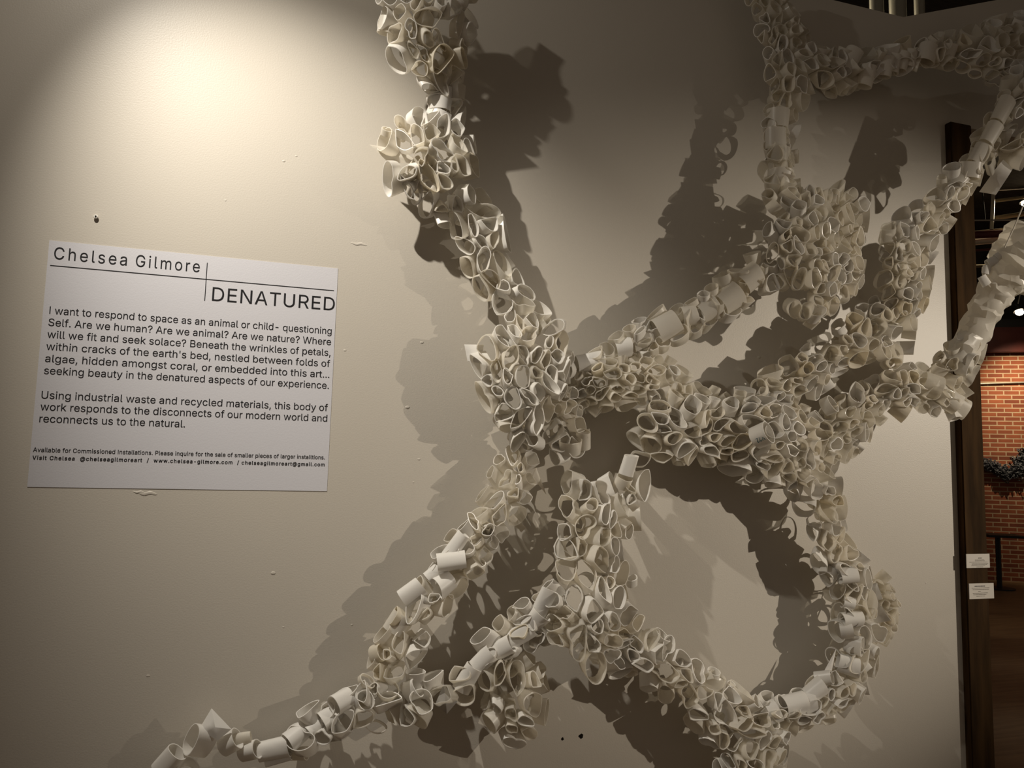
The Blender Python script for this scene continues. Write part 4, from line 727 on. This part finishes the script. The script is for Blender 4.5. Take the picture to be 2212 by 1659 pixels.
# ------------------------------------------------------------------ far room
def fixture(px, py, off, lab, r=.05, rod=None):
    p = Vector(on_brick(px, py, off)); t = empty('track_lamp', tuple(p)); tag(t, lab, 'lamp', None)
    bm = bmesh.new(); add_tube(bm, [(-.02, .05, .10), (0, .02, .05), (0, 0, 0)], [r*.6, r*.9, r], 20); obj('lamp_housing', bm, M_DARKMETAL, t, 40)
    g = bmesh.new(); bmesh.ops.create_uvsphere(g, u_segments=20, v_segments=10, radius=r*.92)
    for v in g.verts: v.co = Vector((v.co.x, v.co.y*.75-.015, v.co.z*.75-.02))
    obj('lamp_lens', g, M_LAMP, t, 60)
    if rod:
        q = Vector(on_brick(*rod, off))-p; bm = bmesh.new(); add_tube(bm, [(0, .02, .05), tuple(q)], .008, 8); obj('lamp_stem', bm, M_GALV, t)
    return p
lp = fixture(2200, 672, 1.2, 'lit track lamp hanging in the far room over the brick wall', .07, (2208, 614))
lp2 = fixture(2212, 437, 2.2, 'lit lamp cut by the right edge of the photo among the roof pipes', .06)
spot('brick_spot', lp+Vector((.0, -.12, -.12)), on_brick(2230, 900), 250, (1, .80, .55), 75, 1.0, .03)
spot('roof_lamp', lp2+Vector((-.3, -.4, -.15)), on_brick(2140, 490, 3.0), 130, (1, .82, .55), 120, 1.0, .03)

t0 = on_brick(2155, 1157, 1.0); ft = on_brick(2152, 1262, 1.0)
tb = empty('pedestal_table', (t0[0], t0[1], 0)); tag(tb, 'black pedestal table standing before the far brick wall', 'table')
bm = bmesh.new(); add_box(bm, (.08, 0, t0[2]), (.50, .50, .035), RB, .006); obj('table_top', bm, M_DARKMETAL, tb)
bm = bmesh.new(); add_tube(bm, [(0, 0, .02), (0, 0, t0[2]-.018)], .035, 16); obj('pedestal', bm, M_DARKMETAL, tb, 40)
bm = bmesh.new(); add_tube(bm, [(0, 0, .0), (0, 0, .02), (0, 0, .03)], [.2, .2, .05], 24); obj('foot_plate', bm, M_DARKMETAL, tb, 40)

# dark tangle on the brick wall
bm = bmesh.new(); path = [(2108, 996), (2128, 999), (2143, 1006), (2158, 1013), (2172, 1021), (2186, 1024), (2198, 1017), (2204, 1002), (2210, 985), (2222, 976), (2240, 985)]
add_tube(bm, [on_brick(a_, b_, .07) for a_, b_ in path], .05, 10)
for k in range(420):
    i = rng.randrange(len(path)-1); u = rng.random(); px = path[i][0]*(1-u)+path[i+1][0]*u; py = path[i][1]*(1-u)+path[i+1][1]*u
    wpx = 7+8*min(1, max(0, (px-2140)/50))
    q = Vector(on_brick(px+rng.gauss(0, wpx*.5), py+rng.gauss(0, wpx*.6), rng.uniform(.03, .14))); r = rng.uniform(.025, .05)
    a = Vector((rng.gauss(0, 1), rng.gauss(0, 1), rng.gauss(0, 1))).normalized(); b = a.orthogonal().normalized(); c = a.cross(b)
    pts = [q+b*r*math.cos(t*1.0472)*rng.uniform(.8, 1.2)+c*r*.7*math.sin(t*1.0472) for t in range(6)]
    add_tube(bm, pts+[pts[0]], .008, 5)
tag(obj('rubber_tangle', bm, M_TANGLE, None, 60), 'dark grey tangled rope-like sculpture hung on the far brick wall', 'sculpture')

# metal ducts rising above the notch in the wall top
for a, b, c, lab in [(1881, 1907, 12, 'leftmost of the three shiny vertical ducts above the wall top'), (1924, 1955, 14, 'middle of the three shiny vertical ducts above the wall top'), (1977, 1996, 9, 'rightmost and slimmest of the three shiny vertical ducts above the wall top')]:
    y = 1.1; p = at_depth((a+b)/2, 30, y); q = at_depth((a+b)/2, -30, y); r = (at_depth(b, 30, y)-at_depth(a, 30, y))[0]/2*.9
    bm = bmesh.new(); add_tube(bm, [(p[0], y, 3.0), (p[0], y, 5.58)], r, 28)
    for zz in (3.3, 4.1, 4.9): add_tube(bm, [(p[0], y, zz), (p[0], y, zz+.03)], r*1.06, 28)
    tag(obj('metal_duct', bm, M_GALV, None, 40), lab, 'duct', 'ducts above the wall')
spot('duct_fill', (2.2, 2.6, 4.6), (3.0, 1.1, 4.3), 90, (1, .86, .6), 120, 1.0, .05)  # added fill with no fixture behind it, brightens the ducts
